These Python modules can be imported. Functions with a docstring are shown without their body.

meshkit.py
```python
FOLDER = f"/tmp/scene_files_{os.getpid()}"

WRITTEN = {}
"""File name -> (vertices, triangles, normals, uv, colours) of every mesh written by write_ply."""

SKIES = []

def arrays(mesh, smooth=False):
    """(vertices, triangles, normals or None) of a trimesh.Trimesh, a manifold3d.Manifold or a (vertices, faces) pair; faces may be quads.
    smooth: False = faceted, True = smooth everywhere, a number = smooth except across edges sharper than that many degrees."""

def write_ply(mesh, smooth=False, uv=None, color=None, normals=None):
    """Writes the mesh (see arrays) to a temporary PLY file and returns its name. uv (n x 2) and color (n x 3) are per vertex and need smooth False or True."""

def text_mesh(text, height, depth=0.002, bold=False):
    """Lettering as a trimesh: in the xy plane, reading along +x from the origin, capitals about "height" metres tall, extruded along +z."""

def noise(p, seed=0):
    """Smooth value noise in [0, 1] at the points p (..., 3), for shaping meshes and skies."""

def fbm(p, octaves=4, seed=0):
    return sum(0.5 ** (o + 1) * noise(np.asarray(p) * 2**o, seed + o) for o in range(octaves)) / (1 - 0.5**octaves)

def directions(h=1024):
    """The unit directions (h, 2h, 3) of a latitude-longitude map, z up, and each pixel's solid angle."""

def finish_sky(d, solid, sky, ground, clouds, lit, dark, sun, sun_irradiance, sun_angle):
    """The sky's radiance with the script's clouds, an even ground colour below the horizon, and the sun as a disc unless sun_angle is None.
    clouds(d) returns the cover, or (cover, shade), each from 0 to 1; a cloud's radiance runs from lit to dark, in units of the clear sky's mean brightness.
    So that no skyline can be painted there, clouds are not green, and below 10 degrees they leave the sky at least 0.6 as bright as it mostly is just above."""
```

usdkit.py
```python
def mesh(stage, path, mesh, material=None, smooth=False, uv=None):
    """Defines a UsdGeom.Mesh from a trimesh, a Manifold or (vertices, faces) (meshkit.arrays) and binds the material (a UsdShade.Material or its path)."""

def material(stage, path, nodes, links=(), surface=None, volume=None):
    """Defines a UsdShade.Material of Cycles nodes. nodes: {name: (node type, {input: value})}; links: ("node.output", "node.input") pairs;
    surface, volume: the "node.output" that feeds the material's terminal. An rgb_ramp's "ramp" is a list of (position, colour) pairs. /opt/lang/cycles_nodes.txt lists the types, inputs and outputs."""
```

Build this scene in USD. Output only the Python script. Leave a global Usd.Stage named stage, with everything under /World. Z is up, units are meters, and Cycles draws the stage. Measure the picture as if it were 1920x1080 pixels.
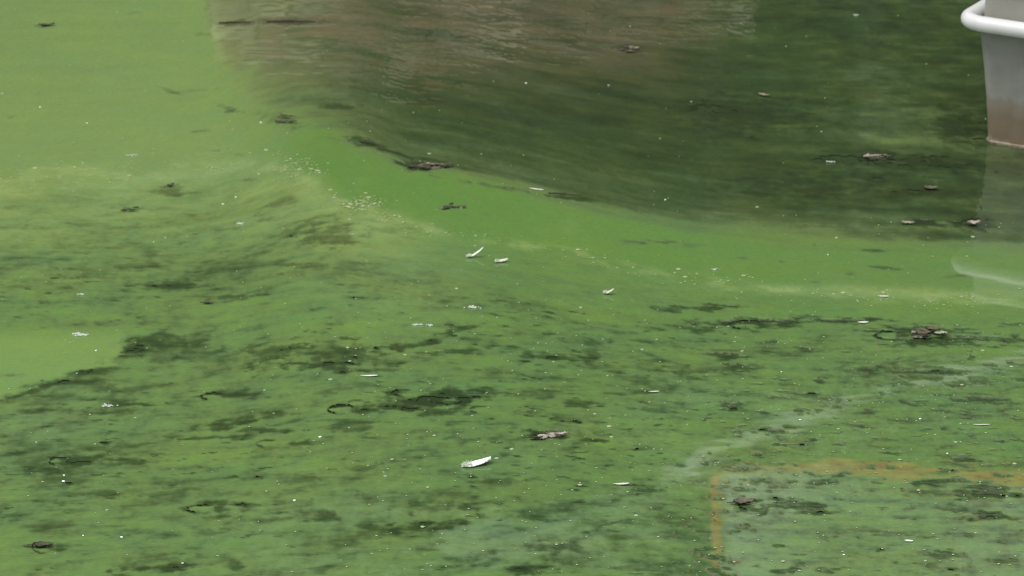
import math, random
import numpy as np, trimesh, usdkit
from pxr import Usd, UsdGeom, UsdShade, UsdLux, Sdf, Gf, Vt

stage = Usd.Stage.CreateInMemory()
UsdGeom.SetStageUpAxis(stage, UsdGeom.Tokens.z)
UsdGeom.SetStageMetersPerUnit(stage, 1.0)
W = UsdGeom.Xform.Define(stage, '/World')
stage.SetDefaultPrim(W.GetPrim())
UsdGeom.Scope.Define(stage, '/World/Looks')

# ------------------------------------------------------------------ camera, sky, sun, exposure
CAM_H, PITCH, TX = 4.8, math.radians(20.0), 0.1286
EXPOSURE = 0.25
cam = UsdGeom.Camera.Define(stage, '/World/camera')
cam.CreateHorizontalApertureAttr(36.0); cam.CreateVerticalApertureAttr(36.0 * 9 / 16)
cam.CreateFocalLengthAttr(18.0 / TX)
cam.CreateClippingRangeAttr(Gf.Vec2f(0.1, 2000))
cam.CreateFStopAttr(7.5); cam.CreateFocusDistanceAttr(11.2)
cam.CreateExposureAttr(EXPOSURE)
cam.AddTranslateOp().Set(Gf.Vec3d(0, 0, CAM_H))
cam.AddRotateXOp().Set(90.0 - math.degrees(PITCH))

SUN_EL, SUN_AZ = math.radians(60), math.radians(70)      # azimuth = atan2(x, y) of the direction to the sun
usdkit.material(stage, '/World/Looks/sky_light', {
    'sky': ('sky_texture', {'sky_type': 'single_scattering', 'sun_disc': False, 'sun_elevation': SUN_EL, 'sun_rotation': SUN_AZ}),
    'tc': ('texture_coordinate', {}),
    'n': ('noise_texture', {'scale': 2.2, 'detail': 5.0, 'roughness': 0.55}),
    'r': ('rgb_ramp', {'ramp': [(0.3, (7.4, 7.6, 8.0)), (0.7, (9.6, 9.7, 9.8))]}),
    'm': ('mix_color', {'fac': 0.88, 'use_clamp': False}),
    'sz': ('separate_xyz', {}), 'mr': ('map_range', {'from_min': 0.0, 'from_max': 1.0, 'to_min': 0.50, 'to_max': 1.28, 'clamp': True}),
    'ov': ('mix_color', {'blend_type': 'multiply', 'fac': 1.0, 'use_clamp': False}),   # overcast: brightest overhead
    'b': ('background_shader', {'strength': 0.095})},
    [('tc.generated', 'n.vector'), ('n.fac', 'r.fac'), ('sky.color', 'm.a'), ('r.color', 'm.b'), ('tc.generated', 'sz.vector'), ('sz.z', 'mr.value'), ('m.result', 'ov.a'), ('mr.result', 'ov.b'), ('ov.result', 'b.color')], surface='b.background')
dome = UsdLux.DomeLight.Define(stage, '/World/sky')
UsdShade.MaterialBindingAPI.Apply(dome.GetPrim()).Bind(UsdShade.Material.Get(stage, '/World/Looks/sky_light'))
sun = UsdLux.DistantLight.Define(stage, '/World/sun')
sun.CreateNormalizeAttr(True) if hasattr(sun, 'CreateNormalizeAttr') else None
sun.CreateIntensityAttr(0.4); sun.CreateAngleAttr(25.0); sun.CreateColorAttr(Gf.Vec3f(1.0, 0.96, 0.9))
sun.AddRotateZOp().Set(180 - math.degrees(SUN_AZ)); sun.AddRotateXOp().Set(-(90 - math.degrees(SUN_EL)))

# ------------------------------------------------------------------ helpers
rng = np.random.default_rng(7)
USED = {}
def numbered(parent, name):
    k = USED.get((parent, name), 0); USED[(parent, name)] = k + 1
    return f'{parent}/{name}' + (f'_{k:03d}' if k else '')
def M(name): return '/World/Looks/' + name
def tag(p, label=None, cat=None, group=None, kind=None):
    for k, v in (('label', label), ('category', cat), ('group', group), ('kind', kind)):
        if v: p.SetCustomDataByKey(k, v)
    return p
def thing(name, label, cat, loc=(0, 0, 0), rz=0.0, group=None):
    x = UsdGeom.Xform.Define(stage, numbered('/World', name))
    x.AddTranslateOp().Set(Gf.Vec3d(*map(float, loc))); x.AddRotateZOp().Set(math.degrees(rz))
    return tag(x.GetPrim(), label, cat, group)
def part(name, mesh, mat, parent=None, smooth=35):
    root = '/World' if parent is None else str(parent.GetPath())
    return usdkit.mesh(stage, numbered(root, name), mesh, M(mat), smooth=smooth).GetPrim()

def ray(px, py):
    a, b = TX * (np.asarray(px, float) - 960) / 960, TX * (np.asarray(py, float) - 540) / 960
    return a, math.cos(PITCH) - b * math.sin(PITCH), -math.sin(PITCH) - b * math.cos(PITCH)
def ground(px, py, z=0.0):
    dx, dy, dz = ray(px, py); t = (z - CAM_H) / dz
    return dx * t, dy * t
def mpp(py):                                  # metres per photo pixel across the view, on the water at that row
    _, _, dz = ray(960, py); return float(CAM_H / -dz) * TX / 960
def mirrored(px, py, Y):                      # what stands at depth Y and is seen in the water there
    dx, dy, dz = ray(px, py); t = Y / dy
    return np.array([dx * t, Y, -(CAM_H + dz * t)])

def sstep(a, b, x):
    t = np.clip((np.asarray(x, float) - a) / (b - a), 0, 1); return t * t * (3 - 2 * t)
def pn(x, y, seed=0):                         # 2-D gradient noise, about -1..1
    xi, yi = np.floor(x).astype(np.int64), np.floor(y).astype(np.int64)
    fx, fy = x - xi, y - yi
    u, v = fx**3 * (fx * (fx * 6 - 15) + 10), fy**3 * (fy * (fy * 6 - 15) + 10)
    def g(i, j, dx, dy):
        h = (i * 374761393 + j * 668265263 + seed * 1442695041) & 0xFFFFFFFF
        h = ((h ^ (h >> 13)) * 1274126177) & 0xFFFFFFFF
        a = ((h ^ (h >> 16)) & 0xFFFF) * (2 * np.pi / 65536)
        return np.cos(a) * dx + np.sin(a) * dy
    n = (g(xi, yi, fx, fy) * (1 - u) + g(xi + 1, yi, fx - 1, fy) * u) * (1 - v) + (g(xi, yi + 1, fx, fy - 1) * (1 - u) + g(xi + 1, yi + 1, fx - 1, fy - 1) * u) * v
    return 1.5 * n
def fb(x, y, o=4, seed=0, gain=0.5):
    s, a, t = 0, 1.0, 0
    for k in range(o):
        s = s + a * pn(x * 2**k + 17.3 * k, y * 2**k - 9.1 * k, seed + 31 * k); t += a; a *= gain
    return s / t

# ------------------------------------------------------------------ materials
def simple(name, col, rough=0.6, var=0.25, scale=30, ior=1.45, extra=None):
    c = np.array(col)
    usdkit.material(stage, M(name), {
        'tc': ('texture_coordinate', {}),
        'n': ('noise_texture', {'scale': scale, 'detail': 4.0}),
        'r': ('rgb_ramp', {'ramp': [(0.3, tuple(c * (1 - var))), (0.7, tuple(np.minimum(c * (1 + var), 0.95)))]}),
        'p': ('principled_bsdf', {'roughness': rough, 'ior': ior, **(extra or {})})},
        [('tc.object', 'n.vector'), ('n.fac', 'r.fac'), ('r.color', 'p.base_color')], surface='p.BSDF')
usdkit.material(stage, M('algae'), {
    'a': ('attribute', {'attribute': 'algae_color'}),
    'g': ('geometry', {}),
    'm1': ('mapping', {'scale': (60.0, 90.0, 60.0)}), 'n1': ('noise_texture', {'scale': 1.0, 'detail': 5.0, 'roughness': 0.65}),
    'r1': ('rgb_ramp', {'ramp': [(0.25, (0.88, 0.89, 0.90)), (0.5, (1, 1, 1)), (0.75, (1.12, 1.1, 1.09))]}),
    'mul': ('mix_color', {'blend_type': 'multiply', 'fac': 1.0, 'use_clamp': False}),
    'n2': ('noise_texture', {'scale': 3.0, 'detail': 2.0}),
    'b': ('bump', {'strength': 0.3, 'distance': 0.0004}),
    'p': ('principled_bsdf', {'roughness': 0.028, 'ior': 1.45})},
    [('g.position', 'm1.vector'), ('m1.vector', 'n1.vector'), ('n1.fac', 'r1.fac'), ('a.color', 'mul.a'), ('r1.color', 'mul.b'), ('mul.result', 'p.base_color'),
     ('g.position', 'n2.vector'), ('n2.fac', 'b.height'), ('b.normal', 'p.normal')], surface='p.BSDF')
usdkit.material(stage, M('water'), {
    'g': ('geometry', {}),
    'n': ('noise_texture', {'scale': 0.35, 'detail': 6.0, 'roughness': 0.6}),
    'r': ('rgb_ramp', {'ramp': [(0.35, (0.026, 0.044, 0.018)), (0.62, (0.040, 0.064, 0.026))]}),
    'n2': ('noise_texture', {'scale': 5.0, 'detail': 3.0}),
    'b': ('bump', {'strength': 0.25, 'distance': 0.001}),
    'p': ('principled_bsdf', {'roughness': 0.03, 'ior': 1.33})},
    [('g.position', 'n.vector'), ('n.fac', 'r.fac'), ('r.color', 'p.base_color'), ('g.position', 'n2.vector'), ('n2.fac', 'b.height'), ('b.normal', 'p.normal')], surface='p.BSDF')
usdkit.material(stage, M('hull_paint'), {
    'tc': ('texture_coordinate', {}), 'sx': ('separate_xyz', {}),
    'mp': ('mapping', {'scale': (6.0, 6.0, 1.6)}),
    'n': ('noise_texture', {'scale': 2.0, 'detail': 6.0, 'roughness': 0.6}),
    'mz': ('math', {'math_type': 'multiply_add', 'value2': 0.13, 'value3': -0.065}),
    'add': ('math', {'math_type': 'add'}),
    'rz': ('rgb_ramp', {'ramp': [(0.0, (0.12, 0.095, 0.06)), (0.012, (0.304, 0.274, 0.196)), (0.03, (0.213, 0.157, 0.103)), (0.13, (0.233, 0.192, 0.138)), (0.185, (0.259, 0.238, 0.187)), (0.205, (0.30, 0.305, 0.275)), (0.6, (0.33, 0.335, 0.305))]}),
    'n3': ('noise_texture', {'scale': 14.0, 'detail': 5.0}),
    'r3': ('rgb_ramp', {'ramp': [(0.3, (0.88, 0.87, 0.85)), (0.6, (1.04, 1.04, 1.04))]}),
    'mul': ('mix_color', {'blend_type': 'multiply', 'fac': 1.0, 'use_clamp': False}),
    'p': ('principled_bsdf', {'roughness': 0.45})},
    [('tc.object', 'sx.vector'), ('tc.object', 'mp.vector'), ('mp.vector', 'n.vector'), ('n.fac', 'mz.value1'), ('mz.value', 'add.value1'), ('sx.z', 'add.value2'),
     ('add.value', 'rz.fac'), ('tc.object', 'n3.vector'), ('n3.fac', 'r3.fac'), ('rz.color', 'mul.a'), ('r3.color', 'mul.b'), ('mul.result', 'p.base_color')], surface='p.BSDF')
simple('rail_white', (0.72, 0.72, 0.71), 0.35, 0.04, 20)
simple('coaming_grey', (0.33, 0.325, 0.285), 0.5, 0.06, 12)
simple('lip_grey', (0.58, 0.58, 0.54), 0.45, 0.05, 12)
simple('feather_white', (0.85, 0.86, 0.80), 0.7, 0.05, 60)
simple('feather_cream', (0.66, 0.67, 0.56), 0.75, 0.1, 60)
simple('down', (0.62, 0.68, 0.55), 0.9, 0.15, 90)
simple('quill', (0.75, 0.74, 0.62), 0.5, 0.08, 60)
simple('foam', (0.48, 0.54, 0.45), 0.35, 0.15, 60)
simple('leaf_brown', (0.105, 0.092, 0.055), 0.6, 0.35, 60)
simple('leaf_dark', (0.045, 0.046, 0.024), 0.5, 0.35, 60)
simple('leaf_tan', (0.28, 0.25, 0.17), 0.6, 0.25, 60)
simple('leaf_pinkish', (0.36, 0.32, 0.26), 0.6, 0.2, 60)
simple('twig_dark', (0.05, 0.042, 0.028), 0.7, 0.3, 60)
simple('seed_yellow', (0.31, 0.37, 0.17), 0.7, 0.2, 200)
simple('speck_pale', (0.33, 0.40, 0.22), 0.7, 0.2, 200)
simple('stone', (0.50, 0.43, 0.32), 0.85, 0.5, 3)
simple('coping_stone', (0.50, 0.44, 0.33), 0.8, 0.3, 3)
simple('stone_dark', (0.17, 0.14, 0.10), 0.85, 0.4, 3)
simple('mortar', (0.22, 0.19, 0.14), 0.9, 0.4, 4)
simple('brick_red', (0.27, 0.12, 0.075), 0.85, 0.3, 4)
simple('quay_ground', (0.075, 0.075, 0.05), 0.9, 0.3, 1.5)
simple('bark', (0.07, 0.055, 0.04), 0.9, 0.3, 6)
usdkit.material(stage, M('foliage'), {
    'g': ('geometry', {}), 'r': ('rgb_ramp', {'ramp': [(0.0, (0.022, 0.042, 0.016)), (1.0, (0.05, 0.085, 0.028))]}),
    'd': ('principled_bsdf', {'roughness': 0.6}), 't': ('translucent_bsdf', {'color': (0.06, 0.11, 0.02)}), 'm': ('mix_closure', {'fac': 0.25})},
    [('g.random_per_island', 'r.fac'), ('r.color', 'd.base_color'), ('d.BSDF', 'm.closure1'), ('t.BSDF', 'm.closure2')], surface='m.closure')
simple('canvas_pale', (0.62, 0.66, 0.64), 0.8, 0.2, 1.2)
simple('webbing_orange', (0.98, 0.12, 0.012), 0.6, 0.1, 6)
simple('post_dark', (0.03, 0.03, 0.03), 0.6, 0.2, 6)
simple('strip_paint', (0.88, 0.89, 0.88), 0.35, 0.04, 6)

# ------------------------------------------------------------------ water and the algae film on it
def sheet(xs, ys, z):
    x, y = np.meshgrid(xs, ys); n, m = len(ys), len(xs)
    i = (np.arange(n - 1)[:, None] * m + np.arange(m - 1)).ravel()
    return np.stack([x.ravel(), y.ravel(), np.full(n * m, z)], 1), np.stack([i, i + 1, i + m + 1, i + m], 1)
tag(part('water', sheet(np.linspace(-300, 300, 13), np.linspace(-120, 600, 15), 0.0), 'water', smooth=False), 'dark green canal water under the algae', None, None, 'structure')

def curve(pts, x):
    p = np.array(pts, float); return np.interp(x, p[:, 0], p[:, 1])
YB = [(0, -60), (340, -30), (372, 0), (398, 90), (440, 165), (520, 228), (600, 262), (700, 296), (760, 318), (850, 330), (940, 352), (1040, 380), (1120, 402), (1300, 440), (1500, 456), (1700, 464), (1920, 478), (2600, 500)]
YS = [(-600, 335), (0, 332), (250, 320), (400, 308), (520, 308), (600, 345), (660, 385), (740, 412), (880, 440), (1000, 458), (1100, 474), (1200, 505), (1350, 526), (1500, 545), (1700, 555), (1920, 562), (2600, 570)]
# holes in the film: centre, half width, half height (photo pixels), strength, slope
HOLES = [(320, 362, 26, 11, .9, 0), (245, 396, 28, 8, .55, 0), (530, 380, 26, 8, .6, -.25), (495, 413, 16, 9, .7, 0), (620, 440, 62, 24, .85, 0), (720, 434, 60, 8, .5, .05), (690, 270, 32, 7, .8, .2), (735, 288, 40, 4, .7, .33),
 (790, 312, 44, 11, .95, .1), (815, 334, 14, 3, .7, .1), (850, 392, 22, 6, .5, 0), (872, 405, 12, 4, .6, 0), (912, 402, 10, 4, .6, .2), (930, 352, 40, 4, .7, .18), (1060, 372, 36, 5, .8, .12), (880, 346, 20, 4, .6, .2),
 (330, 537, 62, 8, .85, 0), (280, 541, 30, 5, .6, 0), (440, 562, 50, 8, .5, -.1), (570, 500, 40, 4, .5, 0), (250, 655, 26, 12, .95, .1), (300, 640, 50, 14, .55, 0), (520, 660, 60, 16, .6, 0), (620, 690, 66, 9, .95, .05), (640, 665, 70, 20, .55, 0), (20, 706, 30, 4, .85, 0),
 (60, 735, 60, 5, .8, -.3), (430, 741, 44, 8, .85, 0), (375, 745, 9, 4, .9, 0), (250, 760, 38, 6, .8, 0), (210, 776, 34, 5, .8, 0), (60, 774, 32, 6, .8, 0), (520, 778, 30, 6, .7, 0), (420, 800, 46, 9, .85, -.15), (480, 806, 60, 5, .8, .08), (400, 822, 70, 4, .7, 0), (555, 833, 20, 5, .7, 0),
 (160, 862, 54, 9, .85, .02), (250, 866, 60, 5, .55, 0), (80, 884, 32, 6, .7, -.1), (195, 925, 24, 7, .5, .1), (415, 945, 44, 6, .75, 0), (425, 960, 34, 12, .75, 0), (345, 957, 10, 4, .9, 0), (600, 968, 34, 12, .6, 0), (85, 1028, 30, 7, .8, .03), (300, 1068, 54, 8, 1, -.06), (205, 1072, 6, 4, .9, 0), (440, 1064, 22, 6, .6, 0), (380, 1000, 30, 10, .3, 0),
 (780, 757, 96, 12, 1, -.04), (850, 742, 70, 14, .8, 0), (690, 772, 36, 9, .6, 0), (740, 738, 20, 4, .8, 0), (830, 775, 60, 8, .6, 0), (660, 800, 50, 10, .5, 0), (700, 990, 40, 5, .7, .05), (790, 990, 60, 8, .7, -.1), (820, 985, 50, 6, .6, 0), (875, 955, 40, 8, .75, .15), (790, 945, 16, 6, .6, 0), (772, 968, 8, 4, .9, 0), (1010, 975, 40, 5, .5, .1), (1040, 1028, 46, 12, .75, 0), (980, 1070, 40, 12, .8, 0), (925, 1040, 8, 4, .8, 0), (1145, 985, 40, 4, .5, -.3),
 (1010, 819, 32, 7, .95, 0), (1110, 828, 60, 4, .75, .03), (1080, 760, 40, 6, .5, 0), (985, 668, 14, 6, .85, -.1), (1060, 673, 50, 6, .75, .06), (880, 660, 60, 5, .6, -.1), (860, 620, 60, 5, .8, -.22), (770, 650, 60, 6, .8, -.18),
 (1300, 580, 70, 6, .75, -.05), (1400, 605, 90, 8, .85, -.04), (1330, 622, 60, 5, .6, 0), (1440, 612, 60, 5, .7, .06), (1500, 596, 40, 5, .6, 0), (1600, 604, 54, 6, .95, 0), (1730, 622, 90, 9, .85, 0), (1760, 642, 110, 9, .8, .02), (1660, 638, 20, 4, .95, .3), (1860, 636, 70, 7, .8, .04), (1900, 612, 30, 5, .6, 0), (1210, 640, 40, 5, .4, 0),
 (1180, 456, 30, 5, .6, 0), (1250, 456, 30, 4, .7, 0), (1300, 462, 36, 4, .5, 0), (1395, 486, 10, 3, .7, .1), (1465, 494, 10, 3, .7, .1), (1525, 461, 8, 3, .8, 0), (1640, 472, 22, 4, .6, 0), (1660, 504, 34, 4, .65, .05), (1800, 520, 30, 4, .55, -.05), (1590, 516, 20, 4, .6, 0), (1530, 532, 10, 4, .6, 0),
 (1500, 955, 60, 12, .7, .1), (1420, 905, 30, 8, .4, 0), (1395, 948, 26, 9, .5, 0), (1428, 967, 7, 4, .9, 0), (1520, 890, 20, 4, .8, .2), (1540, 905, 36, 8, .6, 0), (1590, 890, 14, 3, .7, 0), (1810, 865, 20, 4, .8, .1), (1760, 905, 60, 5, .7, 0), (1840, 925, 60, 9, .7, .05), (1850, 968, 30, 6, .8, 0), (1700, 955, 26, 4, .6, 0), (1480, 1070, 26, 6, .7, -.1), (1560, 1070, 30, 5, .7, 0), (1640, 1005, 14, 4, .7, 0), (1770, 1042, 60, 5, .5, .05),
 (1370, 760, 40, 5, .6, 0), (1430, 776, 12, 4, .85, 0), (1498, 770, 9, 4, .85, 0), (1630, 772, 14, 4, .85, 0), (1535, 718, 10, 5, .9, .2), (1640, 692, 50, 5, .7, .03), (1760, 700, 50, 4, .8, .05), (1700, 757, 14, 4, .7, .2), (1840, 752, 60, 8, .6, 0), (1770, 804, 6, 5, .9, 0), (1767, 843, 12, 5, .7, 0), (1870, 830, 16, 4, .7, .1), (1830, 715, 40, 6, .5, .1), (1450, 642, 14, 5, .8, 0), (1510, 655, 26, 5, .6, 0), (1300, 700, 40, 5, .4, 0), (1300, 710, 20, 7, .4, 0), (1385, 690, 20, 5, .5, .1), (1370, 670, 40, 5, .5, .1),
 (1610, 302, 60, 9, .9, .05), (1760, 308, 90, 12, .9, .12), (1560, 302, 40, 7, .7, 0), (1740, 421, 50, 6, .9, .02), (1830, 424, 36, 12, .9, 0), (1500, 350, 120, 24, .5, 0), (1400, 215, 110, 34, .55, 0), (1800, 235, 50, 34, .6, 0), (1740, 362, 90, 8, .6, .04),
 (430, 205, 24, 5, .7, .3), (435, 211, 20, 3, .7, 0), (318, 172, 20, 4, .55, .3), (360, 172, 40, 3, .4, -.08), (375, 248, 18, 3, .6, 0), (20, 221, 8, 4, .6, 0), (520, 226, 36, 12, .6, .25), (85, 51, 14, 3, .6, -.1), (255, 25, 16, 3, .4, -.1), (378, 66, 14, 3, .7, 0), (440, 46, 36, 4, .8, -.05), (540, 43, 70, 6, .8, 0), (400, 284, 14, 3, .5, 0), (446, 292, 12, 3, .5, .1), (470, 340, 16, 4, .5, 0), (625, 262, 14, 3, .6, .2), (635, 202, 30, 6, .6, 0)]
HOOKS = [(350, 957, 56, 8), (376, 746, 44, 6), (615, 771, 50, 8), (736, 739, 40, 6), (652, 759, 34, 6), (480, 834, 44, 7), (92, 868, 36, 8), (1370, 612, 60, 7), (1385, 950, 44, 9), (612, 770, 30, 5), (1640, 632, 44, 8), (525, 690, 60, 7), (60, 1030, 50, 10), (880, 770, 40, 6)]

def algae_fields(px, py, X, Y):
    """Density of the film (0 clear .. 1 thick), how dried and yellow it is, and the brown wall reflection painted into it."""
    yb, ys = curve(YB, px), curve(YS, px)
    up = yb - py                                      # > 0 in the swept-out water above the thick band
    # streak coordinates that follow the current: the band's curve is taken out of y
    w = np.exp(-np.abs(py - yb) / np.where(py < yb, 520, 260)) * sstep(350, 700, px)
    lean = sstep(560, 760, py) * (px - 960) * 0.05 * (1 - sstep(700, 1500, px) * 0.9)
    pyf = py - w * (yb - 380) + lean
    _, Yf = ground(px, np.clip(pyf, -320, 2600))
    n1 = fb(X * 1.1, Yf * 1.3, 4, 11)
    n2 = fb(X * 3.2, Yf * 4.2, 4, 23)
    n3 = fb(X * 9, Yf * 9, 4, 37)
    n4 = fb(X * 24, Yf * 19, 3, 53)
    st = fb(X * 1.6, Yf * 9, 4, 71)                   # long streaks
    ms = fb(X * 4.5, Yf * 11, 5, 83, .6)
    sk = fb(X * 9, Yf * 26, 3, 77)                    # short ones
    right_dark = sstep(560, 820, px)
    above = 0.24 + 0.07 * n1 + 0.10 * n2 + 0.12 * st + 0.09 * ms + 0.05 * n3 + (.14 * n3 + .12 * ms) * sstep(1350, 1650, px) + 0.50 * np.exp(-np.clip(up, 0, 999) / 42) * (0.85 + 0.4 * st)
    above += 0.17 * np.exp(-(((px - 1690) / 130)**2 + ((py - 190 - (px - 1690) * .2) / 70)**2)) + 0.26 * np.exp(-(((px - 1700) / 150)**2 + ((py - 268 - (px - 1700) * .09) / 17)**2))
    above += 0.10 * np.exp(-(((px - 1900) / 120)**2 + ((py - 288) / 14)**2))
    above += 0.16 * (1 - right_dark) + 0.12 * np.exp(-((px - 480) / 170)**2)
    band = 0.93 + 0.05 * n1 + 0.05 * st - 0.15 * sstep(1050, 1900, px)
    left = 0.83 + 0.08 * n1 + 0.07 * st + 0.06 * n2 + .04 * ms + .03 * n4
    below0 = 0.63 + 0.14 * n1 + 0.20 * n2 + 0.12 * st + 0.34 * ms + 0.18 * n3 + 0.14 * n4
    calm = np.exp(-(((px - 960) / 430)**2 + ((py - 520) / 55)**2)) + np.exp(-(((px - 1100) / 300)**2 + ((py - 650) / 60)**2)) * .2
    below0 = below0 * (1 - 0.6 * np.clip(calm, 0, 1)) + 0.6 * np.clip(calm, 0, 1) * (0.60 + 0.07 * st + 0.06 * n2)
    fade = sstep(0, 150, py - ys)
    lz = (1 - sstep(600, 1000, px))
    below = (0.80 + 0.10 * st + 0.09 * n2 + 0.06 * n3) * (1 - fade) + below0 * fade
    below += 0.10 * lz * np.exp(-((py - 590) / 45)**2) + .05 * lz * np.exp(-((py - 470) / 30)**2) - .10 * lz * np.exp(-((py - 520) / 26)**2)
    lw = sstep(760, 480, px)
    k1 = sstep(-26 - 50 * lw, 22 + 30 * lw, -up + 14 * n2 + 10 * st + lw * (46 * n2 + 60 * n3 + 50 * ms + 25 * n4))                   # 0 above the line, 1 in the band
    k2 = sstep(-26, 30, py - ys + 20 * n2 + 12 * n3)
    D = above * (1 - k1) + band * k1
    lft = 1 - sstep(380, 640, px + 60 * n1)
    D = np.where(k1 > 0, D * (1 - lft * k1) + left * lft * k1, D)
    D = D * (1 - k2) + below * k2
    # the smooth lobe at the left
    edge = np.interp(px, [-800, 0, 90, 160, 215, 236, 250], [860, 746, 716, 698, 680, 664, 640])
    lob = sstep(-9, 9, edge - py + 16 * n3 + 12 * n4 + 9 * n2 + 10 * sk) * sstep(600, 645, py) * (1 - sstep(228, 240, px + 14 * n3 + 10 * n4))
    D = D * (1 - lob) + (0.96 + 0.04 * n1) * lob
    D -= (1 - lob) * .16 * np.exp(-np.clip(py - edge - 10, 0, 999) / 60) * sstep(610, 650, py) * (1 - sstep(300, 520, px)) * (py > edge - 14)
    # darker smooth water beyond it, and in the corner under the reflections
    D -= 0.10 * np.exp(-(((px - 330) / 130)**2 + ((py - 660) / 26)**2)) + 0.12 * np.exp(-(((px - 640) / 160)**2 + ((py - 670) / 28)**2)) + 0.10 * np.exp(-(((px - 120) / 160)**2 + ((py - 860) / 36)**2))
    # noise-made openings
    op = fb(X * 2.6, Yf * 3.4, 2, 91)
    h = fb(X * 6, Yf * 14, 3, 97)
    dash = fb(X * 12, Yf * 30, 3, 103, .6)
    dash2 = fb(X * 12 - .12, Yf * 30 + .85, 3, 103, .6)        # lit lip before each small gap, painted as lighter film
    reg = .45 + .55 * sstep(-.25, .25, fb(X * 1.5, Yf * 2.2, 2, 107) + .5 * sstep(700, 1300, px))
    D -= k2 * fade * (1 - lob) * sstep(0.22, 0.6, h + 0.45 * op) * 0.20 * (1 - 0.75 * np.clip(calm, 0, 1))
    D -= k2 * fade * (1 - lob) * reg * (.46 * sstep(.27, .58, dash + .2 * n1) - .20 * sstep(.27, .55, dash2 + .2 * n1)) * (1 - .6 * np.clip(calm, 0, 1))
    # listed holes
    for cx, cy, rx, ry, s, sl in HOLES:
        x0, x1, y0, y1 = cx - 2.6 * rx, cx + 2.6 * rx, cy - 3.2 * ry - abs(sl) * 2.6 * rx, cy + 3.2 * ry + abs(sl) * 2.6 * rx
        q = np.nonzero((px > x0) & (px < x1) & (py > y0) & (py < y1))
        u, v = (px[q] - cx) / rx, (py[q] - cy - sl * (px[q] - cx)) / ry
        r = np.sqrt(u * u + v * v) + 0.6 * n3[q] + 0.75 * n4[q] + .3 * n2[q] + .9 * sk[q]
        s = s * (.6 if rx < 15 else .76)
        D[q] -= s * (0.62 * (1 - sstep(0.25, 1.45, r))) * np.clip(D[q] / .6, .35, 1.2)
    for cx, cy, L, hh in HOOKS:                        # thin open rims along the leading edge of a lifted piece
        q = np.nonzero((px > cx - 20) & (px < cx + L + 20) & (py > cy - 3 * hh) & (py < cy + 3 * hh))
        u, v = (px[q] - cx), (py[q] - cy)
        prof = hh * np.sqrt(np.clip(u / (0.35 * L), 0, 1)) * np.where(v < 0, 1.0, 0.8)
        d = np.abs(np.abs(v) - prof + 1.0 * n3[q] * 2)
        lim = np.where(v < 0, L, 0.38 * L)
        D[q] -= 0.5 * np.exp(-(d / 2.0)**2) * sstep(-3, 3, u) * (1 - sstep(0.6 * lim, lim, u))
        D[q] += 0.12 * ((u > 0) & (u < L * .9) & (np.abs(v) < prof - 1))
    # yellow, dried scum
    Yw = 0.62 * lft * (1 - k2) + 0.75 * lz * (1 - sstep(0, 260, py - ys)) * k2 * np.clip(.8 + .6 * n2 + .5 * ms, 0, 1.2) + 0.15 * lz * k2
    Yw = np.maximum(Yw, .42 * lob)
    sc = np.exp(-((py - ys - 6) / (9 + 10 * sstep(500, 0, px)))**2) * sstep(-.15, .35, n3 + .4 * n2)
    Yw = np.clip(Yw + 0.6 * sc + 1.1 * np.exp(-(((px - 1660) / 210)**2 + ((py - 550 - (px - 1640) * .03) / 11)**2)) * (0.8 + .7 * n2 + .5 * n4), 0, 1)
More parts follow.
